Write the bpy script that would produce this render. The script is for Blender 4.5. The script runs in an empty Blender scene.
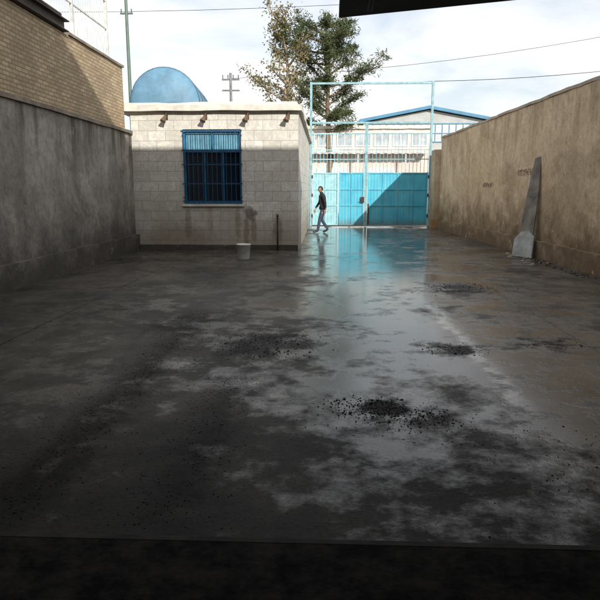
import bpy, math, random, bmesh
from mathutils import Vector, Matrix, noise as mn
random.seed(7)
D=bpy.data; S=bpy.context.scene
S.view_settings.view_transform='Standard'; S.view_settings.look='None'; S.view_settings.exposure=0
R=math.radians
# ---------------- node helpers ----------------
class M:
    def __init__(s,name,rough=.8,spec=.5,metal=0):
        s.m=D.materials.new(name); s.m.use_nodes=True; s.nt=s.m.node_tree; s.b=s.nt.nodes['Principled BSDF']
        s.b.inputs['Roughness'].default_value=rough; s.b.inputs['Metallic'].default_value=metal
        s.b.inputs['Specular IOR Level'].default_value=spec
        s.tc=s.nt.nodes.new('ShaderNodeTexCoord'); s.P=s.tc.outputs['Object']
    def n(s,t,**k):
        x=s.nt.nodes.new(t)
        for a,v in k.items(): setattr(x,a,v)
        return x
    def put(s,i,v):
        if hasattr(v,'is_linked') and hasattr(v,'links'): s.nt.links.new(v,i)
        else: i.default_value=v
    def math(s,op,a,b=0,clamp=False):
        x=s.n('ShaderNodeMath',operation=op,use_clamp=clamp); s.put(x.inputs[0],a); s.put(x.inputs[1],b); return x.outputs[0]
    def sep(s):
        x=s.n('ShaderNodeSeparateXYZ'); s.put(x.inputs[0],s.P); return x.outputs
    def comb(s,a,b,c=0):
        x=s.n('ShaderNodeCombineXYZ'); s.put(x.inputs[0],a); s.put(x.inputs[1],b); s.put(x.inputs[2],c); return x.outputs[0]
    def noise(s,scale,detail=3,rough=.6,vec=None,dist=0,sc=None):
        v=vec if vec is not None else s.P
        if sc:
            mp=s.n('ShaderNodeMapping'); s.put(mp.inputs[0],v); mp.inputs['Scale'].default_value=sc; v=mp.outputs[0]
        x=s.n('ShaderNodeTexNoise'); s.put(x.inputs['Vector'],v); x.inputs['Scale'].default_value=scale
        x.inputs['Detail'].default_value=detail; x.inputs['Roughness'].default_value=rough; x.inputs['Distortion'].default_value=dist
        return x.outputs[0]
    def ramp(s,f,stops):
        x=s.n('ShaderNodeValToRGB'); s.put(x.inputs[0],f); e=x.color_ramp.elements
        while len(e)<len(stops): e.new(.5)
        for q,(p,c) in zip(e,stops):
            q.position=p; q.color=(c,c,c,1) if not isinstance(c,tuple) else (*c,1)
        return x.outputs[0]
    def mr(s,v,a,b,c=0,d=1):
        x=s.n('ShaderNodeMapRange'); s.put(x.inputs[0],v)
        for i,q in enumerate((a,b,c,d)): x.inputs[i+1].default_value=q
        x.interpolation_type='SMOOTHSTEP'; return x.outputs[0]
    def mix(s,f,a,b,mode='MIX'):
        x=s.n('ShaderNodeMix',data_type='RGBA',blend_type=mode); s.put(x.inputs[0],f)
        for i,v in ((6,a),(7,b)):
            if isinstance(v,tuple): v=(*v,1)
            s.put(x.inputs[i],v)
        return x.outputs[2]
    def col(s,c):
        if isinstance(c,tuple): c=(*c,1)
        s.put(s.b.inputs['Base Color'],c)
    def rough(s,r): s.put(s.b.inputs['Roughness'],r)
    def bump(s,h,st=.3,d=.02):
        x=s.n('ShaderNodeBump'); x.inputs['Strength'].default_value=st; x.inputs['Distance'].default_value=d
        s.put(x.inputs['Height'],h); s.nt.links.new(x.outputs[0],s.b.inputs['Normal'])
def simple(name,c,rough=.7,var=.35,scale=4,metal=0,bump=.15,spec=.5):
    k=M(name,rough,spec,metal); f=k.noise(scale,4,.65)
    k.col(k.mix(k.ramp(f,[(.3,0.),(.7,1.)]),tuple(x*(1-var) for x in c),tuple(min(1,x*(1+var*.5)) for x in c)))
    if bump: k.bump(k.noise(scale*8,2),bump,.01)
    return k.m
# ---------------- geometry helpers ----------------
def link(o,parent=None):
    S.collection.objects.link(o)
    if parent: o.parent=parent
    return o
def empty(name):
    return link(D.objects.new(name,None))
def mesh(name,v,f,mat,parent=None,smooth=False):
    me=D.meshes.new(name); me.from_pydata(v,[],f); me.update()
    for m in (mat if isinstance(mat,list) else [mat]): me.materials.append(m)
    if smooth:
        for p in me.polygons: p.use_smooth=True
    return link(D.objects.new(name,me),parent)
class G:
    def __init__(s): s.v=[]; s.f=[]
    def box(s,a,b,M=None):
        i=len(s.v); pts=[(x,y,z) for x in (a[0],b[0]) for y in (a[1],b[1]) for z in (a[2],b[2])]
        s.v+= [tuple(M@Vector(p)) if M else p for p in pts]
        s.f+=[tuple(i+j for j in q) for q in ((0,1,3,2),(4,6,7,5),(0,4,5,1),(2,3,7,6),(0,2,6,4),(1,5,7,3))]
        return s
    def tube(s,pts,rad,n=8,cap=True):
        if not isinstance(rad,(list,tuple)): rad=[rad]*len(pts)
        base=len(s.v); pts=[Vector(p) for p in pts]
        for k,p in enumerate(pts):
            d=(pts[min(k+1,len(pts)-1)]-pts[max(k-1,0)]).normalized()
            u=d.orthogonal().normalized() if abs(d.z)>.9 else d.cross(Vector((0,0,1))).normalized()
            w=d.cross(u)
            for j in range(n):
                t=2*math.pi*j/n; s.v.append(tuple(p+rad[k]*(u*math.cos(t)+w*math.sin(t))))
        for k in range(len(pts)-1):
            for j in range(n):
                a=base+k*n+j; b=base+k*n+(j+1)%n; s.f.append((a,b,b+n,a+n))
        if cap:
            s.f.append(tuple(base+j for j in range(n))[::-1]); s.f.append(tuple(base+(len(pts)-1)*n+j for j in range(n)))
        return s
    def obj(s,name,mat,parent=None,smooth=False,bevel=0):
        o=mesh(name,s.v,s.f,mat,parent,smooth)
        if bevel:
            m=o.modifiers.new('b','BEVEL'); m.width=bevel; m.segments=2; m.limit_method='ANGLE'
        return o
def box(name,a,b,mat,parent=None,bevel=0): return G().box(a,b).obj(name,mat,parent,bevel=bevel)

# ---------------- materials ----------------
def plaster(name,c1,c2,grime,axis,hz=3.1,lowdark=.5,stain=.6,lowh=.7):
    k=M(name,.9,.2); x,y,z=k.sep()
    n1=k.noise(.9,5,.62); n2=k.noise(7,4,.7); n3=k.noise(1.,4,.6,sc=(2.2,2.2,.35))
    c=k.mix(k.ramp(n1,[(.36,0.),(.62,1.)]),c1,c2)
    c=k.mix(k.math('MULTIPLY',k.ramp(n2,[(.45,0.),(.72,1.)]),.5),c,grime)
    blot=k.ramp(k.noise(.45,5,.7,dist=.5),[(.50,0.),(.56,1.)])
    c=k.mix(k.math('MULTIPLY',blot,.35),c,grime)
    n5=k.noise(1.7,5,.7)
    low=k.mr(k.math('ADD',z,k.math('MULTIPLY',n5,-2.6)),-1.3,lowh-.7,1,0)
    c=k.mix(k.math('MULTIPLY',low,lowdark),c,tuple(q*.6 for q in grime))
    top=k.mr(z,hz-1.4,hz,0,1)
    st=k.math('MULTIPLY',k.ramp(n3,[(.47,0.),(.62,1.)]),k.math('ADD',k.math('MULTIPLY',top,stain),.22),True)
    c=k.mix(st,c,grime)
    cr=k.ramp(k.noise(1.3,6,.7,dist=.6),[(.490,0.),(.5,1.),(.510,0.)])
    c=k.mix(k.math('MULTIPLY',cr,.3),c,tuple(q*.4 for q in grime))
    fl=k.ramp(k.noise(2.3,5,.75),[(.63,0.),(.65,1.)])
    c=k.mix(k.math('MULTIPLY',fl,.4),c,tuple(min(1,q*1.1) for q in c2))
    k.col(c); k.bump(n2,.5,.025); return k.m
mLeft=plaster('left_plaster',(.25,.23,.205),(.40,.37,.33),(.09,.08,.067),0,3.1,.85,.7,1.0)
mRight=plaster('right_plaster',(.60,.45,.285),(.78,.61,.42),(.28,.19,.115),0,3.7,1.0,.30,1.0)  # albedo raised and warmed to stand in for sunlight on this wall
mPlinth=plaster('plinth_plaster',(.19,.175,.15),(.31,.285,.25),(.07,.06,.05),0,3,.8,.1)
mPillar=plaster('pillar_plaster',(.52,.42,.28),(.62,.52,.38),(.30,.20,.12),0,3.2,.6,.3)

def brick(name,ax,bw,bh,mort,c1,c2,cm,rough=.85,grime=(.1,.08,.06),marble=False):
    k=M(name,rough,.3); x,y,z=k.sep(); u=y if ax=='x' else x
    wob=k.math('MULTIPLY',k.noise(3,2),.012)
    v=k.comb(k.math('ADD',u,wob),k.math('ADD',z,wob))
    b=k.n('ShaderNodeTexBrick'); k.put(b.inputs['Vector'],v); b.inputs['Scale'].default_value=1
    b.inputs['Brick Width'].default_value=bw; b.inputs['Row Height'].default_value=bh; b.inputs['Mortar Size'].default_value=mort
    b.inputs['Mortar Smooth'].default_value=.3; b.inputs['Color1'].default_value=(*c1,1); b.inputs['Color2'].default_value=(*c2,1); b.inputs['Mortar'].default_value=(*cm,1)
    c=b.outputs['Color']; n1=k.noise(1.1,5,.65); n2=k.noise(9,4,.7)
    if marble:
        vein=k.ramp(k.noise(2.2,6,.6,dist=2.2),[(.42,0.),(.5,1.),(.59,0.)])
        c=k.mix(k.math('MULTIPLY',vein,.42),c,(.36,.35,.34))
        low=k.mr(k.math('ADD',z,k.math('MULTIPLY',n1,-1.6)),-.7,.75,1,0)
        c=k.mix(k.math('MULTIPLY',low,.7),c,(.24,.19,.14))
        def spot(px,pz,r,sx=1.,sz=1.,am=.5):
            dx=k.math('MULTIPLY',k.math('SUBTRACT',x,px),sx); dz=k.math('MULTIPLY',k.math('SUBTRACT',z,pz),sz)
            d=k.math('ADD',k.math('SQRT',k.math('ADD',k.math('MULTIPLY',dx,dx),k.math('MULTIPLY',dz,dz))),k.math('MULTIPLY',k.math('SUBTRACT',n2,.5),am))
            return k.mr(d,r*.4,r,1,0)
        if ax=='y':
            c=k.mix(k.math('MULTIPLY',spot(-2.02,.98,.20,1.,1.,.35),.75),c,(.06,.042,.03))
            for sx_,pz_,a_,w_ in ((-3.7,.7,.55,3.2),(-3.1,.8,.35,3.5),(-2.35,.7,.6,3.2),(-2.12,.5,.75,3.4),(-1.93,.55,.75,3.4),(-1.27,.5,.6,2.2)):
                c=k.mix(k.math('MULTIPLY',spot(sx_,pz_,.36,w_,.6,.4),a_),c,(.15,.105,.065))
            c=k.mix(k.math('MULTIPLY',spot(-3.9,.3,.7,.6,1.2),.45),c,(.20,.15,.10))
    c=k.mix(k.math('MULTIPLY',k.ramp(n1,[(.42,0.),(.7,1.)]),.5),c,grime)
    c=k.mix(k.math('MULTIPLY',k.ramp(n2,[(.5,0.),(.8,1.)]),.5),c,grime)
    k.col(c); k.bump(k.math('ADD',k.math('MULTIPLY',b.outputs['Fac'],-1.),k.math('MULTIPLY',n2,.25)),.6,.012); return k.m
mBrick=brick('yellow_brick','x',.22,.075,.012,(.54,.42,.26),(.38,.28,.17),(.26,.21,.15),grime=(.16,.12,.085))
mMarF=brick('marble_front','y',.47,.262,.006,(.76,.74,.68),(.60,.58,.53),(.33,.30,.26),.5,(.42,.38,.31),True)
mMarS=brick('marble_side','x',.47,.262,.006,(.74,.72,.67),(.60,.585,.54),(.33,.30,.26),.5,(.36,.31,.24),True)
mLedge=simple('ledge_stone',(.66,.63,.56),.8,.3,3)
mCope=simple('coping_cement',(.24,.20,.155),.9,.45,3)
mBlue=simple('blue_paint_window',(.025,.16,.32),.4,.4,6)
mBlueDk=simple('grille_paint',(.02,.07,.15),.5,.4,6)
mGlass=M('window_glass',.08,.6); mGlass.col((.012,.02,.03)); mGlass=mGlass.m
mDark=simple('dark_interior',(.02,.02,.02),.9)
mTrans=simple('transom_glass',(.16,.36,.48),.15,.4,3,bump=0)  # light blue reflection painted into the pane's base colour
def gatepaint():
    k=M('gate_cyan_paint',.45,.4); x,y,z=k.sep(); n1=k.noise(1.6,4,.65); n2=k.noise(12,4,.7)
    c=k.mix(k.ramp(n1,[(.3,0.),(.7,1.)]),(.045,.36,.52),(.09,.48,.62))
    c=k.mix(k.math('MULTIPLY',k.ramp(n2,[(.58,0.),(.72,1.)]),.5),c,(.30,.36,.36))
    dr=k.ramp(k.noise(1.,3,.6,sc=(9,9,.5)),[(.52,0.),(.66,1.)])
    c=k.mix(k.math('MULTIPLY',dr,.35),c,(.30,.42,.42))
    low=k.mr(k.math('ADD',z,k.math('MULTIPLY',n2,-.5)),-.3,.2,1,0)
    c=k.mix(k.math('MULTIPLY',low,.7),c,(.14,.09,.05)); k.col(c); k.bump(k.noise(2.5,2),.3,.03); return k.m
mGate=gatepaint()
mGateFr=simple('gate_frame_paint',(.22,.40,.44),.5,.4,5)
mGatePale=simple('gate_pale_paint',(.30,.56,.62),.5,.3,4)
mWhite=simple('white_paint',(.60,.61,.59),.5,.3,5)
mTank=simple('tank_blue_paint',(.12,.25,.36),.6,.35,2)
mTankDk=simple('tank_band_paint',(.035,.10,.17),.6,.4,3)
mRust=simple('rusty_steel',(.045,.03,.022),.7,.5,5)
mBlack=simple('black_steel',(.008,.007,.007),.7,.4,5)
mShed=simple('shed_sheet',(.10,.09,.08),.8,.3,1)
mGalv=simple('pole_steel',(.16,.18,.17),.5,.4,6,metal=.3)
mBucket=simple('bucket_plastic',(.72,.73,.70),.35,.12,6,bump=0)
mWood=simple('weathered_board',(.25,.225,.19),.8,.55,3)
mPale=simple('pale_board',(.50,.52,.50),.6,.4,5)
mWire=simple('wire_rubber',(.02,.02,.02),.7,0,3,bump=0)

# ---------------- ground ----------------
def ground_mat():
    k=M('wet_concrete',.3,.5); x,y,z=k.sep()
    n1=k.noise(.6,5,.66); n2=k.noise(3.2,6,.72); n3=k.noise(40,3,.7); n4=k.noise(.8,7,.68)
    wob=k.math('MULTIPLY',k.math('SUBTRACT',n2,.5),.9)
    wob2=k.math('MULTIPLY',k.math('SUBTRACT',n1,.5),1.2)
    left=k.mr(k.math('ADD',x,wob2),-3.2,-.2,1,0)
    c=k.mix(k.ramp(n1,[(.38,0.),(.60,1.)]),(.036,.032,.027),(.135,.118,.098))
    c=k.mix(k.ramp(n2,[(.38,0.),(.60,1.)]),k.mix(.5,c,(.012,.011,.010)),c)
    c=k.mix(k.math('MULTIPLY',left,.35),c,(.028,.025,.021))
    c=k.mix(k.math('MULTIPLY',k.ramp(n3,[(.54,0.),(.68,1.)]),.5),c,(.010,.009,.008))
    def seg(px,w,y0,y1,amp=1.,soft=.1):
        d=k.math('ABSOLUTE',k.math('ADD',k.math('SUBTRACT',x,px),k.math('ADD',k.math('MULTIPLY',wob,amp),k.math('MULTIPLY',wob2,amp*.35))))
        m=k.mr(d,w*soft,w,1,0); a=k.mr(y,y0-.4,y0+.4,0,1); b=k.mr(y,y1-.6,y1+.6,1,0)
        return k.math('MULTIPLY',m,k.math('MULTIPLY',a,b))
    def spot(px,py,r,s=1.,soft=.2):
        dx=k.math('SUBTRACT',x,px); dy=k.math('MULTIPLY',k.math('SUBTRACT',y,py),s)
        d=k.math('ADD',k.math('SQRT',k.math('ADD',k.math('MULTIPLY',dx,dx),k.math('MULTIPLY',dy,dy))),k.math('MULTIPLY',wob,1.5))
        return k.mr(d,r*soft,r,1,0)
    dirt=k.math('MULTIPLY',seg(-1.62,.32,2.6,7.6,1.,-.3),.85)
    for q,a_ in ((seg(-.80,.28,2.6,4.6,1.,-.3),.75),(spot(-.62,6.15,.8,.8),.85),(spot(.45,4.25,.36,1.4),.95),(spot(2.25,9.9,.65,.7),.85),(spot(1.33,6.0,.34,1.2),.85),(spot(2.4,6.3,.34),.8),(spot(-1.7,7.0,.5,.6),.7),(spot(3.9,12,.5,.5),.6),(spot(1.9,2.9,.8),.6)):
        dirt=k.math('MAXIMUM',dirt,k.math('MULTIPLY',q,a_))
    c=k.mix(k.math('MULTIPLY',dirt,.95),c,(.007,.006,.006))
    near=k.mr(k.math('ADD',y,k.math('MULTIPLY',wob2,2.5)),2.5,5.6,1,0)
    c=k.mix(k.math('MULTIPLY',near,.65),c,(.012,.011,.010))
    salt=k.math('MULTIPLY',seg(1.52,.12,4.3,8.4,.6),k.ramp(n2,[(.42,.2),(.55,1.)]))
    c=k.mix(k.math('MULTIPLY',salt,.8),c,(.50,.51,.52))
    joint=k.math('MAXIMUM',seg(-3.4,.02,2.5,30,.08),seg(2.75,.015,2.5,30,.08))
    c=k.mix(joint,c,(.008,.008,.008))
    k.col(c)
    mid=k.mr(k.math('ABSOLUTE',k.math('SUBTRACT',k.math('ADD',x,wob2),1.1)),.4,2.7,1,0)
    wet=k.math('ADD',n4,k.math('SUBTRACT',k.math('MULTIPLY',mid,.19),.05))
    wet=k.math('ADD',wet,k.math('MULTIPLY',k.mr(y,7,16,0,1),.07))
    wet=k.math('ADD',wet,k.math('MULTIPLY',k.math('SUBTRACT',n2,.5),.35))
    wet=k.math('SUBTRACT',wet,k.math('MULTIPLY',near,.13))
    w=k.ramp(wet,[(.45,0.),(.62,1.)])
    w=k.math('MAXIMUM',w,spot(-1.38,5.4,.28,1.3,.4))
    w=k.math('MULTIPLY',w,k.math('SUBTRACT',1.,k.math('MULTIPLY',dirt,.97)))
    inv=k.math('SUBTRACT',1.,w)
    far=k.mr(y,4,13,1,0)
    r=k.math('ADD',k.math('MULTIPLY',inv,.40),k.math('ADD',k.math('ADD',.05,k.math('MULTIPLY',far,.09)),k.math('MULTIPLY',n2,.12)),True)
    k.rough(r)
    sp=k.math('ADD',.20,k.math('MULTIPLY',w,.72))
    sp=k.math('MULTIPLY',sp,k.math('SUBTRACT',1.,k.math('MULTIPLY',near,.5)))
    sp=k.math('MULTIPLY',sp,k.math('SUBTRACT',1.,k.math('MULTIPLY',dirt,.75)))
    sp=k.math('MULTIPLY',sp,k.ramp(n3,[(.42,1.),(.68,.6)]))
    k.put(k.b.inputs['Specular IOR Level'],sp)
    h=k.math('ADD',k.math('MULTIPLY',n2,.6),k.math('MULTIPLY',n3,.28))
    h=k.math('MULTIPLY',h,k.math('ADD',.10,k.math('MULTIPLY',inv,.9)))
    k.bump(h,.5,.02); return k.m
mGround=ground_mat()
mDirt=simple('street_asphalt',(.10,.095,.09),.8,.4,1.5)
mesh('ground',[(-300,-100,-.012),(300,-100,-.012),(300,600,-.012),(-300,600,-.012)],[(0,1,2,3)],simple('dry_earth',(.22,.19,.15),.95,.3,.3))
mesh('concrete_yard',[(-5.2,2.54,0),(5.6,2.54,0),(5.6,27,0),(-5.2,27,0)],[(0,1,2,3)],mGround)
mesh('street_road',[(-80,27,-.004),(80,27,-.004),(80,38.5,-.004),(-80,38.5,-.004)],[(0,1,2,3)],mDirt)

# ---------------- shed around/behind camera ----------------
sh=empty('warehouse_shed')
mFloor=M('shed_floor_oily',.9,.08); mFloor.col(mFloor.mix(mFloor.ramp(mFloor.noise(5,6,.75),[(.4,0.),(.65,1.)]),(.004,.004,.004),(.03,.026,.022))); mFloor.bump(mFloor.noise(20,4),.6,.015); mFloor=mFloor.m
box('shed_floor',(-7,-14,-.01),(7,2.5,.006),mFloor,sh)
box('door_track',(-5.1,2.5,-.01),(5.4,2.54,.008),simple('worn_track_steel',(.03,.027,.023),.8,.7,5,spec=.2),sh,.003)
H=9.35
box('front_wall_upper',(-7.2,2.2,4.2),(7.2,2.5,H),mShed,sh)
box('front_wall_west',(-7.2,2.2,0),(-5.3,2.5,4.197),mShed,sh)
box('front_wall_east',(5.5,2.2,0),(7.2,2.5,4.197),mShed,sh)
box('back_wall',(-7.2,-14,0),(7.2,-13.7,H),mShed,sh)
box('west_wall',(-7.2,-13.7,0),(-7,2.2,H),mShed,sh)
box('east_wall',(7,-13.7,0),(7.2,2.2,H),mShed,sh)
box('roof',(-7.4,-14.2,H),(7.4,2.6,H+.15),mShed,sh)
aw=empty('metal_awning')
v=[(.12,6.45,3.30),(5.3,4.8,3.30),(5.3,2.55,3.42),(.12,2.55,3.42)]
v+=[(a,b,c+.11) for a,b,c in v]
mesh('awning_sheet',v,[(0,3,2,1),(4,5,6,7),(0,1,5,4),(1,2,6,5),(2,3,7,6),(3,0,4,7)],mBlack,aw)
g=G()
for i in range(5):
    x=.4+i*1.1; g.tube([(x,2.52,3.36),(x,6.2-.32*(x),3.27)],.025,6)
g.obj('awning_ribs',mBlack,aw)

# ---------------- left walls ----------------
w=empty('plaster_wall')
def rough_box(name,a,b,mat,parent,amp=.012,seed=0):
    bm=bmesh.new(); vs={}
    L=[max(1,int((b[i]-a[i])/.3)) for i in range(3)]
    (x0,y0,z0),(x1,y1,z1)=a,b
    def vid(i,j,l):
        key=(i,j,l)
        if key not in vs:
            p=Vector((x0+(x1-x0)*i/L[0],y0+(y1-y0)*j/L[1],z0+(z1-z0)*l/L[2]))
            n=mn.noise_vector(p*1.3+Vector((seed,0,0)))*amp+mn.noise_vector(p*4)*amp*.4
            if z0<=.01 and l==0: n.z=0
            vs[key]=bm.verts.new(p+n)
        return vs[key]
    for ax in range(3):
        u,w_=[q for q in range(3) if q!=ax]
        for side in (0,L[ax]):
            for i in range(L[u]):
                for j in range(L[w_]):
                    q=[]
                    for di,dj in ((0,0),(1,0),(1,1),(0,1)):
                        c=[0,0,0]; c[ax]=side; c[u]=i+di; c[w_]=j+dj; q.append(vid(*c))
                    bm.faces.new(q)
    bmesh.ops.recalc_face_normals(bm,faces=bm.faces)
    me=D.meshes.new(name); bm.to_mesh(me); bm.free(); me.materials.append(mat)
    return link(D.objects.new(name,me),parent)
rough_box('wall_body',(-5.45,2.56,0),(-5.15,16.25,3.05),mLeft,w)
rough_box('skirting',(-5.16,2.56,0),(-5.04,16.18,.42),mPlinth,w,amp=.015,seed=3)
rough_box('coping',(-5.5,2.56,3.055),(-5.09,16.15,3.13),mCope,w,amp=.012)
bw=empty('brick_wall')
box('brick_body',(-5.5,2.56,3.135),(-5.24,16.0,4.68),mBrick,bw)
rough_box('brick_coping',(-5.54,12.7,4.684),(-5.2,16.04,4.74),mCope,bw)
b=empty('steel_beam')
g=G()
g.box((-5.36,6,4.70),(-5.14,12.55,4.72)); g.box((-5.36,6,4.90),(-5.14,12.6,4.92)); g.box((-5.26,6,4.72),(-5.24,12.57,4.90))
g.obj('i_section',mRust,b)
g=G()
g.tube([(-5.3,6,5.02),(-5.1,11.4,5.08)],.05); g.tube([(-5.5,8,5.2),(-5.2,12.3,4.96)],.04)
g.obj('loose_pipes',mRust,b)
rl=empty('metal_railing'); g=G()
for i in range(31):
    yy=11.4+i*.14
    g.tube([(-5.45,yy,4.72),(-5.45,yy,7.3)],.011,5)
for z in (4.85,5.5,6.15,6.8,7.3): g.box((-5.465,11.4,z),(-5.435,15.62,z+.03))
for yy in (11.4,13.5,15.6): g.box((-5.48,yy-.025,4.70),(-5.42,yy+.025,7.35))
g.obj('railing_bars',mWhite,rl)

# ---------------- right wall ----------------
w=empty('yard_wall')
ang=math.atan2(5.5-4.74,25.6-2.5)
Mw=Matrix.Translation((5.53,2.5,0))@Matrix.Rotation(ang,4,'Z')
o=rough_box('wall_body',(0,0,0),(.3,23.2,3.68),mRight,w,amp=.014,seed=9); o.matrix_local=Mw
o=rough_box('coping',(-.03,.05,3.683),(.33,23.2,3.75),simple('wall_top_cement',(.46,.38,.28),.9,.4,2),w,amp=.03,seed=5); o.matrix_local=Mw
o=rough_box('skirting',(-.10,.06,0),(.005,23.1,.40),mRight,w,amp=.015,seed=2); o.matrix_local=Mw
g=G()
def scrib(u0,z0,s,seed):
    rr=random.Random(seed)
    for c in range(5):
        pts=[]; u=u0+c*s*1.1
        for t in range(7):
            pts.append(Mw@Vector((-.018,u-s*.5*math.sin(t*1.3+rr.random())-t*.02,z0+s*.4*math.cos(t*1.1+rr.random()*2))))
        g.tube(pts,.006,4)
scrib(13.0,2.05,.2,1); scrib(16.2,1.75,.18,2)
g.obj('wall_writing',simple('faded_paint',(.14,.09,.06),.8),w)
pl=empty('gate_pillar')
rough_box('pillar_body',(4.52,25.75,0),(4.95,26.6,3.25),mPillar,pl)
rough_box('pillar_base',(4.44,25.66,0),(4.9,25.9,.38),simple('pillar_base_orange',(.42,.24,.11),.8,.35,3),pl)

# ---------------- gatehouse ----------------
gh=empty('stone_gatehouse')
X0,X1,Y0,Y1,ZT=-5.149,-.72,16.2,27.6,3.62
wx0,wx1,wz0,wz1=-3.78,-2.23,1.23,3.17
T=.28
mm=[('wall_front_a',(X0,Y0,0),(wx0,Y0+T,ZT)),('wall_front_b',(wx1,Y0,0),(X1-T-.002,Y0+T,ZT)),('wall_front_c',(wx0,Y0,0),(wx1,Y0+T,wz0)),('wall_front_d',(wx0,Y0,wz1),(wx1,Y0+T,ZT))]
for n_,a,c in mm: box(n_,a,c,mMarF,gh)
box('corner_front',(X1-T,Y0,0),(X1,Y0+.003,ZT),mMarF,gh)
box('wall_side',(X1-T,Y0+.004,0),(X1,Y1,ZT),mMarS,gh)
box('wall_back',(X0,Y1-T,0),(X1-T-.002,Y1,ZT),mMarS,gh)
box('wall_west',(X0,Y0+T+.002,0),(X0+.2,Y1-T-.002,ZT),mMarS,gh)
rough_box('roof_ledge',(-5.5,16.02,ZT+.002),(-.62,27.7,ZT+.15),mLedge,gh,amp=.018)
rough_box('roof_kerb',(-5.35,16.2,ZT+.14),(-.75,16.4,ZT+.23),mLedge,gh,amp=.04,seed=4)
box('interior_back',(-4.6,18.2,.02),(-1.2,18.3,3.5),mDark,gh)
rough_box('base_course',(-5.03,16.1,0),(-.74,16.203,.14),mPlinth,gh,amp=.01)
g=G(); fr=.055; yf=Y0+.06
g.box((wx0,yf,wz0),(wx0+fr,yf+.06,wz1)); g.box((wx1-fr,yf,wz0),(wx1,yf+.06,wz1))
g.box((wx0+fr,yf,wz0),(wx1-fr,yf+.06,wz0+fr)); g.box((wx0+fr,yf,wz1-fr),(wx1-fr,yf+.06,wz1))
zt=2.58; g.box((wx0+fr,yf-.003,zt),(wx1-fr,yf+.057,zt+.06))
for fx in (.36,.68):
    xx=wx0+(wx1-wx0)*fx; g.box((xx-.02,yf-.001,wz0+fr),(xx+.02,yf+.055,zt)); 
xm=(wx0+wx1)/2; g.box((xm-.02,yf-.001,zt+.06),(xm+.02,yf+.055,wz1-fr))
g.obj('window_frame',mBlue,gh)
box('window_glass_lower',(wx0+.03,yf+.065,wz0+.03),(wx1-.03,yf+.075,zt+.01),mGlass,gh)
box('window_glass_upper',(wx0+.03,yf+.065,zt+.02),(wx1-.03,yf+.075,wz1-.03),mTrans,gh)
g=G(); yg=Y0-.05
for i in range(13):
    xx=wx0+.02+(wx1-wx0-.04)*i/12; g.box((xx-.007,yg-.007,wz0+.02),(xx+.007,yg+.007,wz1-.02))
for z in (wz0+.06,1.75,2.25,2.62,wz1-.05): g.box((wx0-.03,yg+.008,z),(wx1+.03,yg+.018,z+.03))
for z in (1.4,3.0):
    for xx in (wx0-.02,wx1): g.box((xx,yg+.02,z),(xx+.02,Y0+.02,z+.02))
g.obj('window_grille',mBlueDk,gh)
rough_box('window_sill',(wx0-.06,Y0-.06,wz0-.06),(wx1+.06,Y0+.05,wz0-.004),mLedge,gh,amp=.004)
mLamp=simple('lamp_shade_brown',(.14,.085,.05),.5,.3,6)
for i,x in enumerate((-4.19,-3.15,-2.05,-.99)):
    e=empty('wall_lamp'); g=G()
    g.box((x-.04,16.17,3.42),(x+.04,16.199,3.56)); g.tube([(x,16.17,3.5),(x,16.06,3.47)],.015,6)
    g.obj('bracket',mRust,e)
    g=G(); g.tube([(x+.02,16.10,3.57),(x,16.06,3.47),(x-.04,15.98,3.36),(x-.043,15.975,3.35)],[.025,.04,.075,.077],14)
    g.obj('shade',mLamp,e,True)
e=empty('water_tap'); g=G()
g.tube([(-1.27,16.02,0),(-1.27,16.02,.9)],.022); g.tube([(-1.27,16.02,.82),(-1.27,15.9,.82),(-1.27,15.87,.77)],.017)
g.tube([(-1.27,16.02,.9),(-1.27,16.02,.96)],.03); g.box((-1.31,15.93,.86),(-1.23,15.95,.875)); g.tube([(-1.27,15.94,.82),(-1.27,15.94,.87)],.01,6)
g.tube([(-1.27,16.02,.5),(-1.27,16.2,.5)],.012,6)
g.obj('tap_pipe',mRust,e,True)
e=empty('plastic_bucket'); g=G(); bx,by=-1.91,14.0; n=28
prof=[(.0,.01),(.125,.0),(.13,.01),(.158,.33),(.172,.335),(.172,.355),(.16,.357),(.152,.33),(.122,.03),(0.001,.028)]
vv=[];ff=[]
for r,z in prof:
    for j in range(n): vv.append((bx+r*math.cos(2*math.pi*j/n),by+r*math.sin(2*math.pi*j/n),z))
for k_ in range(len(prof)-1):
    for j in range(n): a=k_*n+j;b_=k_*n+(j+1)%n; ff.append((a,b_,b_+n,a+n))
mesh('bucket_shell',vv,ff,mBucket,e,True)
g.tube([(bx+.172*math.cos(t),by-.05-.13*math.sin(t),.34-.16*math.sin(t)) for t in [math.pi*q/12 for q in range(13)]],.005,5)
g.obj('bucket_handle',mGalv,e,True)

# rooftop tank
tk=empty('water_tank')
Mt=Matrix.Translation((-4.95,19.0,4.22))@Matrix.Rotation(R(4),4,'Z')
n=48; r=1.05; prof=[(0,-.28),(.35,-.26),(.7,-.19),(.93,-.09),(1.03,0.0),(1.05,.04)]
vv=[];ff=[]
L=3.0
full=[(a*r/1.05,b_) for a,b_ in prof]+[(r,L*.33),(r,L*.66),(r,L)]+[(a*r/1.05,L+.04-b_) for a,b_ in reversed(prof)]
for rr_,yy in full:
    for j in range(n): vv.append(tuple(Mt@Vector((rr_*math.cos(2*math.pi*j/n),yy,rr_*math.sin(2*math.pi*j/n)))))
for k_ in range(len(full)-1):
    for j in range(n): a=k_*n+j;b_=k_*n+(j+1)%n; ff.append((a,b_,b_+n,a+n))
mesh('tank_shell',vv,ff,mTank,tk,True)
g=G()
for yy in (.06,1.0,2.0,2.95):
    pts=[Mt@Vector((1.055*math.cos(2*math.pi*j/40),yy,1.055*math.sin(2*math.pi*j/40))) for j in range(41)]
    g.tube(pts,.022,6)
g.obj('tank_bands',mTankDk,tk,True)
g=G()
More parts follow.
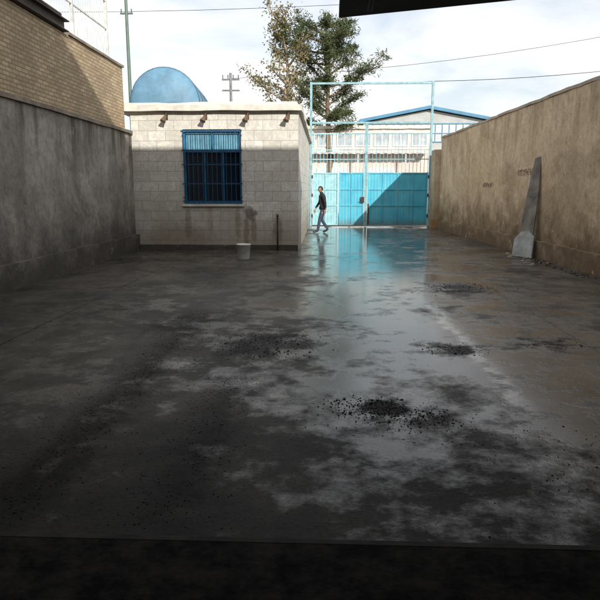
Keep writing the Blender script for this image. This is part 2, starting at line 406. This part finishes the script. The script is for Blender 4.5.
for yy in (.5,2.5): g.box((-.8,yy,-.5),(.8,yy+.12,-.42),Mt)
g.tube([Mt@Vector((0,1.2,1.0)),Mt@Vector((0,1.2,1.14))],.2,16)
for xx in (-.7,.7):
    for yy in (.55,2.55): g.tube([Mt@Vector((xx,yy,-.45)),Mt@Vector((xx*.9,yy,-.9))],.03,6)
g.obj('tank_stand',mTankDk,tk)

# ---------------- gate ----------------
gt=empty('metal_gate'); YG=27.0
g=G()
g.box((-.70,YG-.05,0),(-.60,YG+.05,6.15)); g.box((4.50,YG-.05,0),(4.60,YG+.05,6.15)); 
g.box((-.60,YG-.04,6.05),(4.50,YG+.04,6.13)); 
g.box((-.60,YG-.04,4.42),(4.50,YG+.04,4.50))
g.obj('gate_frame',mGateFr,gt,bevel=.006)
box('mid_post',(1.71,YG-.05,.02),(1.83,YG+.05,4.418),mGateFr,gt)
def leaf(x0,x1,name,mat,panels=3,zt=2.32):
    f=G()
    for a,b_ in ((x0,x0+.06),(x1-.06,x1)): f.box((a,YG-.03,.06),(b_,YG+.03,zt+.04))
    for z in (.06,.9,1.6,zt-.02): f.box((x0+.06,YG-.027,z),(x1-.06,YG+.027,z+.05))
    for i in range(1,panels):
        xx=x0+(x1-x0)*i/panels; f.box((xx-.02,YG-.029,.11),(xx+.02,YG-.005,zt-.02))
    f.obj(name+'_frame',mat,gt)
    vv=[];ff=[];n=int((x1-x0)/.035)
    for i in range(n+1):
        xx=x0+.03+(x1-x0-.06)*i/n; dy=[0,0,.006,.006][i%4]
        bow=.02*mn.noise(Vector((xx*1.3,2,1)))
        for q,z in enumerate((.08,.8,1.6,zt)): vv.append((xx,YG+.004+dy+bow*(1 if q in (1,2) else 0),z))
    for i in range(n):
        for q in range(3): a=i*4+q; ff.append((a,a+4,a+5,a+1))
    mesh(name+'_sheet',vv,ff,mat,gt)
    f=G(); nb=int((x1-x0)/.16)
    for i in range(nb+1):
        xx=x0+.03+(x1-x0-.06)*i/nb; f.box((xx-.009,YG-.009,zt+.04),(xx+.009,YG+.009,4.0))
    f.box((x0,YG-.02,3.3),(x1,YG-.010,3.34)); f.box((x0,YG-.02,3.98),(x1,YG+.02,4.03)); f.box((x0,YG-.02,2.9),(x1,YG-.011,2.94))
    f.obj(name+'_bars',mGateFr if mat is not mGatePale else mGatePale,gt)
leaf(-.58,.56,'leaf_a',mGatePale,2); leaf(.59,1.69,'leaf_b',mGate,2); leaf(1.85,4.48,'leaf_c',mGate,4)
g=G()
g.box((1.55,YG-.09,1.05),(1.70,YG-.052,1.3)); g.tube([(1.6,YG-.1,1.15),(1.6,YG-.16,1.15),(1.5,YG-.16,1.15)],.012,6)
g.box((1.86,YG-.07,.1),(1.92,YG-.035,1.0))
for z in (.4,1.3,2.1):
    g.tube([(4.49,YG-.06,z),(4.49,YG-.06,z+.14)],.03,8); g.tube([(-.59,YG-.06,z),(-.59,YG-.06,z+.14)],.03,8)
g.obj('lock_and_hinges',mRust,gt)

# ---------------- street beyond ----------------
sb=empty('street_building')
mSt=plaster('street_wall_paint',(.62,.57,.53),(.72,.67,.62),(.45,.38,.33),0,5.6,.3,.2)
box('street_wall',(-6,40,0),(6.7,46,5.45),mSt,sb)
rough_box('parapet',(-6.1,39.85,5.452),(6.8,40.2,5.65),mLedge,sb,amp=.02)
vv=[];ff=[];n=110
for i in range(n+1):
    x=-5.5+12*i/n; dz=.025*math.sin(i*math.pi/2*1.0)
    vv+=[(x,39.99,4.05+dz),(x,39.0,3.85+dz)]
for i in range(n): ff.append((2*i,2*i+1,2*i+3,2*i+2))
mesh('corrugated_awning',vv,ff,simple('awning_tin',(.62,.60,.57),.5,.3,3),sb)
g=G()
for x in range(-4,7,3): g.box((x,39.05,0),(x+.08,39.13,3.83))
g.obj('awning_posts',mWhite,sb)
g=G(); f=G()
for i in range(10):
    x=-5.3+i*1.2; f.box((x+.06,39.97,4.42),(x+.94,39.985,5.16))
    g.box((x,39.93,4.36),(x+.06,39.996,5.22)); g.box((x+.94,39.93,4.36),(x+1.,39.996,5.22)); g.box((x+.47,39.94,4.42),(x+.52,39.99,5.16))
    g.box((x+.06,39.93,4.36),(x+.94,39.996,4.42)); g.box((x+.06,39.93,5.16),(x+.94,39.996,5.22))
f.obj('upper_window_glass',simple('pale_glass',(.42,.47,.50),.25,.4,1.5,bump=0),sb); g.obj('upper_window_frames',simple('white_window_paint',(.78,.78,.76),.5,.1),sb)
g=G()
for x in range(-4,5,3): g.box((x+.4,39.96,.1),(x+2.5,39.995,3.0))
g.obj('shop_shutters',simple('shutter_paint',(.60,.64,.65),.5,.3,2),sb)
box('pavement',(-30,38.5,-.01),(30,40,.12),simple('paving',(.3,.28,.25),.9))
g=G(); g.box((6.9,43,0),(30,43.3,3.6)); g.obj('street_yard_wall',mPillar)

wh=empty('blue_roof_warehouse')
mWall=simple('warehouse_wall',(.42,.44,.44),.8,.2,1)
mRoof=simple('blue_roof_sheet',(.05,.20,.34),.5,.3,1)
xl,xc,xr,ze,zr=3.6,9.8,16.0,7.95,9.1; yA,yB=60,85
v=[(xl,yA,0),(xr,yA,0),(xr,yA,ze),(xc,yA,zr),(xl,yA,ze)]; v+=[(a,yB,c) for a,b_,c in v]
mesh('gable_body',v,[(0,1,2,3,4),(9,8,7,6,5),(0,4,9,5),(1,6,7,2)],mWall,wh)
v=[(xl-.4,yA-.5,ze+.0),(xc,yA-.5,zr+.08),(xr+.4,yA-.5,ze+.0)]; v+=[(a,yB,c) for a,b_,c in v]; v+=[(a,b_,c+.28) for a,b_,c in v]
mesh('roof_sheet',v,[(0,1,7,6),(1,2,8,7),(6,7,10,9),(7,8,11,10),(0,3,4,1),(1,4,5,2),(0,6,9,3),(2,5,11,8)],mRoof,wh)
g=G(); f=G()
for i in range(18):
    x=xl+.3+i*.66; f.box((x,yA-.03,6.2),(x+.56,yA-.01,7.75))
    g.box((x-.08,yA-.08,6.15),(x-.02,yA-.035,7.8))
for z in (6.1,6.9,7.8): g.box((xl+.2,yA-.085,z),(xr-.2,yA-.036,z+.09))
f.obj('warehouse_windows',simple('hazy_glass',(.55,.60,.62),.3,.3,1,bump=0),wh); g.obj('window_mullions',simple('blue_mullion',(.10,.26,.38),.5),wh)

# ---------------- poles & wires ----------------
def wire(g,a,b_,sag=.4,r=.012,n=14):
    a=Vector(a);b_=Vector(b_); g.tube([a.lerp(b_,t/n)-Vector((0,0,sag*4*(t/n)*(1-t/n))) for t in range(n+1)],r,5,False)
p=empty('utility_pole'); g=G(); px,py=-6.95,22.0
g.tube([(px,py,0),(px,py,9.5)],[.08,.05],8)
for z in (7.6,8.4): g.box((px-.22,py-.03,z),(px+.22,py+.03,z+.05))
for z in (7.65,8.45):
    for xx in (-.18,.18): g.tube([(px+xx,py,z),(px+xx,py,z+.12)],.025,6)
g.obj('pole_shaft',simple('pole_green',(.10,.15,.12),.6,.3,4),p)
p=empty('utility_pole'); g=G(); px,py=-5.5,36
g.tube([(px,py,0),(px,py,8.2)],[.11,.07],8)
for z in (7.2,7.8): g.box((px-.5,py-.05,z),(px+.5,py+.05,z+.08))
for xx in (-.45,-.15,.15,.45): g.tube([(px+xx,py,7.85),(px+xx,py,8.1)],.035,6)
g.obj('pole_shaft',mGalv,p)
g=G()
wire(g,(4.55,27,6.15),(22,24,7.8),.5)
wire(g,(4.55,27,6.15),(-.65,27,6.12),.06,.01)
wire(g,(-6.95,22,8.5),(22,34,15.4),.8); wire(g,(-6.65,22,8.5),(22,34,14.9),.8)
wire(g,(-30,30,10.5),(25,34,13.0),1.2); wire(g,(-30,30,12),(8,34,12.9),1.)
wire(g,(-5.5,36,7.9),(30,38,13.4),1.)
g.obj('overhead_wires',mWire)

# ---------------- trees ----------------
def leafmat(name,c1,c2):
    k=M(name,.7,.2)
    f=k.noise(1.4,2); f2=k.noise(14,1)
    c=k.mix(k.ramp(f,[(.35,0.),(.65,1.)]),c1,c2); c=k.mix(k.math('MULTIPLY',f2,.5),c,tuple(q*.5 for q in c1)); k.col(c)
    return k.m
def tree(name,base,top,limbs,bark,leafm,rnd,leaf,spread,per,needles=True,skip=.12):
    e=empty(name); g=G(); base=Vector(base); top=Vector(top); tips=[]
    n=10; tp=[base.lerp(top,i/n)+Vector((rnd.uniform(-.15,.15),rnd.uniform(-.15,.15),0))*(i>0) for i in range(n+1)]
    g.tube(tp,[.24*(1-i/n)+.03 for i in range(n+1)],8)
    def sub(t): 
        q=t*n; i=min(int(q),n-1); return tp[i].lerp(tp[i+1],q-i)
    for (t,az,ln,up) in limbs:
        p=sub(t); d=Vector((math.cos(az),math.sin(az),up)).normalized(); pts=[p]; k=6
        for i in range(k):
            d=(d+Vector((rnd.uniform(-.2,.2),rnd.uniform(-.2,.2),rnd.uniform(-.1,.18)))).normalized(); pts.append(pts[-1]+d*ln/k)
        g.tube(pts,[.07*(1-i/k)+.012 for i in range(k+1)],6)
        for i in range(2,k+1):
            for _ in range(3):
                d2=(d+Vector((rnd.uniform(-1,1),rnd.uniform(-1,1),rnd.uniform(-.3,.8)))).normalized(); l2=ln*rnd.uniform(.12,.32)
                q1=pts[i]+d2*l2*.5+Vector((0,0,.04)); q2=pts[i]+d2*l2
                g.tube([pts[i],q1,q2],[.022,.014,.006],4); tips+= [q1,q2,q2]
    g.obj('trunk_and_limbs',bark,e,True)
    v=[];f=[]
    for t in tips:
        if rnd.random()<skip: continue
        s=spread*rnd.uniform(.5,1.25)
        for _ in range(per):
            o=Vector((rnd.gauss(0,1),rnd.gauss(0,1),rnd.gauss(0,.65)))*s*.5; c=t+o
            d=Vector((rnd.gauss(0,1),rnd.gauss(0,1),rnd.gauss(.3,.8))).normalized(); l=leaf*rnd.uniform(.6,1.4)
            u=d.orthogonal().normalized(); u.rotate(Matrix.Rotation(rnd.random()*6.28,3,d)); w_=leaf*(.13 if needles else .4)*rnd.uniform(.7,1.5)
            i=len(v); v+=[tuple(c-u*w_),tuple(c+u*w_),tuple(c+d*l+u*w_*.4),tuple(c+d*l-u*w_*.4)]; f.append((i,i+1,i+2,i+3))
    mesh('foliage',v,f,leafm,e)
bark=simple('pine_bark',(.20,.14,.09),.9,.4,4); bark2=simple('pale_bark',(.36,.29,.20),.9,.4,4)
rnd=random.Random(3)
limbs=[]
for i in range(30):
    t=.44+.56*i/30
    limbs.append((t,i*2.4+rnd.random()*.8,(2.1*(1-((t-.74)/.40)**2)+.7)*rnd.uniform(.6,1.15),rnd.uniform(.05,.5)))
tree('pine_tree',(.3,40,0),(-.1,40,11.8),limbs,bark,leafmat('pine_needles',(.05,.075,.03),(.12,.14,.06)),rnd,.18,.42,20,True,.2)
rnd=random.Random(11)
limbs=[(.45+.52*i/18,i*2.4+rnd.random(),rnd.uniform(1.4,2.8)*(1.1-.4*i/18),rnd.uniform(.3,1.1)) for i in range(18)]
tree('bare_tree',(-2.2,39.5,0),(-2.6,39.5,12.4),limbs,bark2,leafmat('olive_leaves',(.15,.14,.06),(.26,.22,.10)),rnd,.11,.5,7,False,.28)

# ---------------- leaning board ----------------
e=empty('leaning_board')
lean=math.atan2(.36,2.38)
Mb=Matrix.Translation((4.78,14.75,0.0))@Matrix.Rotation(R(28),4,'Z')@Matrix.Rotation(lean,4,'Y')
def slab(name,prof,th,mat):
    v=[tuple(Mb@Vector((0,a,b_))) for a,b_ in prof]+[tuple(Mb@Vector((th,a,b_))) for a,b_ in prof]; k=len(prof)
    f=[tuple(range(k)),tuple(range(2*k-1,k-1,-1))]+[(i,i+k,(i+1)%k+k,(i+1)%k) for i in range(k)]
    mesh(name,v,f,mat,e)
slab('board',[(-.24,.01),(.22,.0),(.20,1.3),(.13,2.38),(-.05,2.42),(-.17,1.4)],.035,mWood)
Mb=Mb@Matrix.Translation((-.045,0,0))
slab('tin_patch',[(-.33,.0),(.29,.0),(.30,.42),(.12,.60),(-.10,.64),(-.30,.5)],.03,mPale)

# ---------------- debris ----------------
rr=random.Random(5); v=[];f=[]
def chunk(x,y,s):
    i=len(v); 
    pts=[(rr.uniform(.6,1)*math.cos(t)*s,rr.uniform(.6,1)*math.sin(t)*s) for t in [2*math.pi*q/5+rr.random()*.4 for q in range(5)]]
    v.extend([(x+a,y+b_,0.0) for a,b_ in pts]); v.extend([(x+a*.6,y+b_*.6,s*rr.uniform(.3,.6)) for a,b_ in pts])
    for q in range(5): f.append((i+q,i+(q+1)%5,i+5+(q+1)%5,i+5+q))
    f.append(tuple(i+5+q for q in range(5)))
def patch(cx,cy,sx,sy,n,s0=.003,s1=.009):
    for _ in range(n):
        h=rr.random()<.5; a=cx+(rr.gauss(0,sx) if h else sx*1.6*rr.uniform(-1,1)); b_=cy+(rr.gauss(0,sy) if h else sy*1.6*rr.uniform(-1,1))
        chunk(a,max(2.6,b_),rr.uniform(s0,s1)*(1.6 if rr.random()<.06 else 1))
patch(.35,4.3,.17,.11,330,.004,.011); patch(.64,4.12,.17,.10,240,.004,.010); patch(.5,3.95,.3,.12,110); patch(-.62,6.1,.3,.3,420,.004,.012); patch(1.33,6,.2,.13,140,.004,.010)
patch(2.25,9.9,.33,.28,190,.006,.015); patch(2.4,6.3,.2,.16,90,.004,.010); patch(1.5,3.5,.5,.3,140,.003,.008)
for i in range(900): chunk(-1.62+rr.gauss(0,.15),rr.uniform(2.6,7.8),rr.uniform(.003,.009))
for i in range(600): chunk(-.8+rr.gauss(0,.17),rr.uniform(2.6,5),rr.uniform(.002,.008))
for i in range(1500): chunk(rr.uniform(-4.6,4.8),2.6+abs(rr.gauss(0,3)),rr.uniform(.0015,.005))
for i in range(140): chunk(rr.uniform(4.7,4.98),rr.uniform(11,15.2),rr.uniform(.008,.03))
for i in range(120): chunk(-4.95+abs(rr.gauss(0,.1)),rr.uniform(4,16),rr.uniform(.005,.014))
mesh('gravel_debris',v,f,simple('debris_black',(.014,.012,.010),.8,.5,30,bump=0,spec=.25))
v=[];f=[]
for i in range(16): chunk(rr.uniform(4.45,4.98),rr.uniform(13.2,15.6),rr.uniform(.03,.075))
mesh('plaster_rubble',v,f,simple('rubble_plaster',(.34,.28,.21),.9,.4,8))

# ---------------- person ----------------
def person(loc,heading):
    e=empty('walking_man')
    J={}
    ed=[]; V=[]; Rr=[]
    def j(n,p,r,par=None):
        J[n]=len(V); V.append(p); Rr.append(r if isinstance(r,tuple) else (r,r))
        if par: ed.append((J[par],J[n]))
    j('pel',(0,0,.93),(.135,.10)); j('waist',(.0,0,1.08),(.135,.10),'pel'); j('chest',(.02,0,1.27),(.165,.115),'waist'); j('up',(.03,0,1.39),(.13,.09),'chest')
    j('neck',(.045,0,1.47),.055,'up'); j('nk2',(.065,0,1.54),.05,'neck')
    for s,n,sw in ((1,'L',-1),(-1,'R',1)):
        j('sh'+n,(.02,s*.175,1.40),.07,'up'); j('el'+n,(.02+sw*.07,s*.235,1.13),.052,'sh'+n); j('fa'+n,(.06+sw*.12,s*.235,1.0),.043,'el'+n); j('wr'+n,(.09+sw*.16,s*.225,.89),.034,'fa'+n)
        j('hp'+n,(0.0,s*.085,.90),.095,'pel'); 
    for s,n,kx,kz,ax,az,fx in ((1,'L',.13,.50,.20,.09,.0),(-1,'R',.02,.49,-.22,.13,.0)):
        j('th'+n,((kx)*.5,s*.09,.70),.09,'hp'+n); j('kn'+n,(kx,s*.09,kz),.068,'th'+n); j('cf'+n,(kx+(ax-kx)*.35,s*.09,kz-.14),.066,'kn'+n); j('an'+n,(ax,s*.085,az),.052,'cf'+n)
        j('ft'+n,(ax+.13,s*.095,.045 if n=='L' else .045),(.045,.032),'an'+n); j('to'+n,(ax+.2,s*.1,.035),(.038,.026),'ft'+n)
    me=D.meshes.new('b'); me.from_pydata(V,ed,[]); o=link(D.objects.new('tmp',me))
    m=o.modifiers.new('s','SKIN'); m.use_smooth_shade=True
    for i,r in enumerate(Rr): me.skin_vertices[0].data[i].radius=r; me.skin_vertices[0].data[i].use_root=(i==0)
    m=o.modifiers.new('u','SUBSURF'); m.levels=2; m.render_levels=2
    dg=bpy.context.evaluated_depsgraph_get(); nm=D.meshes.new_from_object(o.evaluated_get(dg)); D.objects.remove(o)
    jacket=simple('jacket_cloth',(.014,.014,.018),.85,.4,12); jeans=simple('jeans_denim',(.04,.055,.09),.85,.4,14)
    skin=simple('skin_tone',(.34,.20,.13),.6,.15,10,bump=0); shoe=simple('shoe_leather',(.02,.018,.016),.5,.3,8); hair=simple('hair_black',(.012,.010,.009),.6,.3,20)
    nm.materials.clear()
    for q in (jacket,jeans,skin,shoe): nm.materials.append(q)
    for p in nm.polygons:
        c=p.center; p.use_smooth=True
        p.material_index=0 if c.z>.90 else 1
        if c.z>1.475 and abs(c.y)<.09: p.material_index=2
        if abs(c.y)>.17 and c.z<.93: p.material_index=2
        if c.z<.105 or (c.x<-.18 and c.z<.12): p.material_index=3
    MM=Matrix.Translation(loc)@Matrix.Rotation(heading,4,'Z')
    o=link(D.objects.new('body',nm),e); o.matrix_local=MM
    for s,n in ((1,'L'),(-1,'R')):
        wx,wy,wz=V[J['wr'+n]]; me=D.meshes.new('h'); hv=[(wx,wy,wz),(wx+.015,wy,wz-.05),(wx+.02,wy,wz-.085)]; he=[(0,1),(1,2)]; hr=[.026,.034,.03]
        for q,(dx,l) in enumerate(((.03,.07),(.012,.08),(-.008,.075),(-.026,.055))):
            b0=len(hv); hv+=[(wx+.02+dx,wy,wz-.10),(wx+.026+dx,wy-s*.008,wz-.10-l*.5),(wx+.026+dx,wy-s*.022,wz-.10-l)]; he+=[(2,b0),(b0,b0+1),(b0+1,b0+2)]; hr+=[.010,.009,.008]
        b0=len(hv); hv+=[(wx+.05,wy-s*.01,wz-.05),(wx+.065,wy-s*.02,wz-.09)]; he+=[(1,b0),(b0,b0+1)]; hr+=[.012,.009]
        me.from_pydata(hv,he,[]); o=link(D.objects.new('t',me)); m=o.modifiers.new('s','SKIN')
        for i,r in enumerate(hr): me.skin_vertices[0].data[i].radius=(r,r); me.skin_vertices[0].data[i].use_root=(i==0)
        m=o.modifiers.new('u','SUBSURF'); m.levels=1
        dg=bpy.context.evaluated_depsgraph_get(); nm=D.meshes.new_from_object(o.evaluated_get(dg)); D.objects.remove(o)
        nm.materials.clear(); nm.materials.append(skin); o=link(D.objects.new('hand_'+n,nm),e); o.matrix_local=MM
    bm=bmesh.new(); bmesh.ops.create_uvsphere(bm,u_segments=24,v_segments=18,radius=1)
    for q in bm.verts:
        x,y,z=q.co; q.co=Vector((x*.098,y*.076,z*.118))
        if z<0: q.co.x+= .012*(-z); q.co.y*=1-.28*z*z; 
        if x>.75 and -.3<z<.15 and abs(y)<.15: q.co.x+=.022*(1-abs(y)/.15)
        if x>.7 and .0<z<.25 and .2<abs(y)<.5: q.co.x-=.008
    me=D.meshes.new('head'); bm.to_mesh(me); bm.free()
    for q in (skin,hair): me.materials.append(q)
    for p in me.polygons:
        p.use_smooth=True; c=p.center
        if c.z>.055 or (c.x<.0 and c.z>-.045): p.material_index=1
    Mh=MM@Matrix.Translation((.085,0,1.625))@Matrix.Rotation(R(12),4,'Y')
    o=link(D.objects.new('head',me),e); o.matrix_local=Mh
    g=G()
    for s in (1,-1): g.box((-.012,s*.072,-.03),(.014,s*.086,.03))
    g.obj('ears',skin,e,bevel=.006).matrix_local=Mh
    g=G()
    for s in (1,-1): g.box((.083,s*.034-.013,.008),(.092,s*.034+.013,.018)); g.box((.084,s*.034-.016,.026),(.094,s*.034+.016,.032))
    g.box((.098,-.022,-.062),(.105,.022,-.055)); g.obj('eyes_mouth',hair,e).matrix_local=Mh
    g=G(); n=20; 
    def ring(c,rx,ry,z): return [(c+rx*math.cos(2*math.pi*i/n),ry*math.sin(2*math.pi*i/n),z) for i in range(n)]
    vv=ring(.005,.135,.165,1.0)+ring(0,.135,.175,.87)+ring(0,.12,.16,.87); ff=[]
    for k_ in range(2):
        for i in range(n): ff.append((k_*n+i,k_*n+(i+1)%n,(k_+1)*n+(i+1)%n,(k_+1)*n+i))
    mesh('jacket_hem',vv,ff,jacket,e,True).matrix_local=MM
    vv=ring(.045,.068,.072,1.45)+ring(.055,.066,.068,1.52); mesh('collar',vv,[(i,(i+1)%n,n+(i+1)%n,n+i) for i in range(n)],jacket,e,True).matrix_local=MM
person((-.10,22.9,.004),R(190))

# ---------------- world, sun, camera ----------------
el,azr=R(24),R(27)
W=D.worlds.new('World'); S.world=W; W.use_nodes=True; nt=W.node_tree; bg=nt.nodes['Background']; bg.inputs[1].default_value=.15
sky=nt.nodes.new('ShaderNodeTexSky'); sky.sky_type='NISHITA'; sky.sun_disc=False; sky.sun_elevation=el; sky.sun_rotation=math.pi-azr
sky.dust_density=2.0
tc=nt.nodes.new('ShaderNodeTexCoord'); mp=nt.nodes.new('ShaderNodeMapping'); mp.inputs['Scale'].default_value=(1.2,1.2,4.0); mp.inputs['Rotation'].default_value=(0,R(10),0)
nt.links.new(tc.outputs['Generated'],mp.inputs[0]); nz=nt.nodes.new('ShaderNodeTexNoise'); nz.inputs['Scale'].default_value=2.6; nz.inputs['Detail'].default_value=6; nz.inputs['Roughness'].default_value=.56; nz.inputs['Distortion'].default_value=.4
nt.links.new(mp.outputs[0],nz.inputs['Vector']); rp=nt.nodes.new('ShaderNodeValToRGB'); nt.links.new(nz.outputs[0],rp.inputs[0])
rp.color_ramp.elements[0].position=.38; rp.color_ramp.elements[0].color=(.46,.46,.46,1); rp.color_ramp.elements[1].position=.60; rp.color_ramp.elements[1].color=(.97,.97,.97,1)
mx=nt.nodes.new('ShaderNodeMix'); mx.data_type='RGBA'; nt.links.new(rp.outputs[0],mx.inputs[0]); nt.links.new(sky.outputs[0],mx.inputs[6]); mx.inputs[7].default_value=(7.7,7.75,7.8,1)
nt.links.new(mx.outputs[2],bg.inputs[0])
L=D.lights.new('sun','SUN'); L.energy=4.8; L.angle=R(.5); L.color=(1,.95,.87); lo=link(D.objects.new('sun',L))
d=Vector((math.sin(azr)*math.cos(el),-math.cos(azr)*math.cos(el),math.sin(el))); lo.rotation_euler=d.to_track_quat('Z','Y').to_euler(); lo.location=(10,-20,20)
cam=D.cameras.new('camera'); cam.lens=36; cam.sensor_width=36; cam.clip_end=2000; cam.clip_start=.05
co=link(D.objects.new('camera',cam)); co.location=(0,0,1.6); co.rotation_euler=(R(90-10.39),0,R(2.4)); S.camera=co
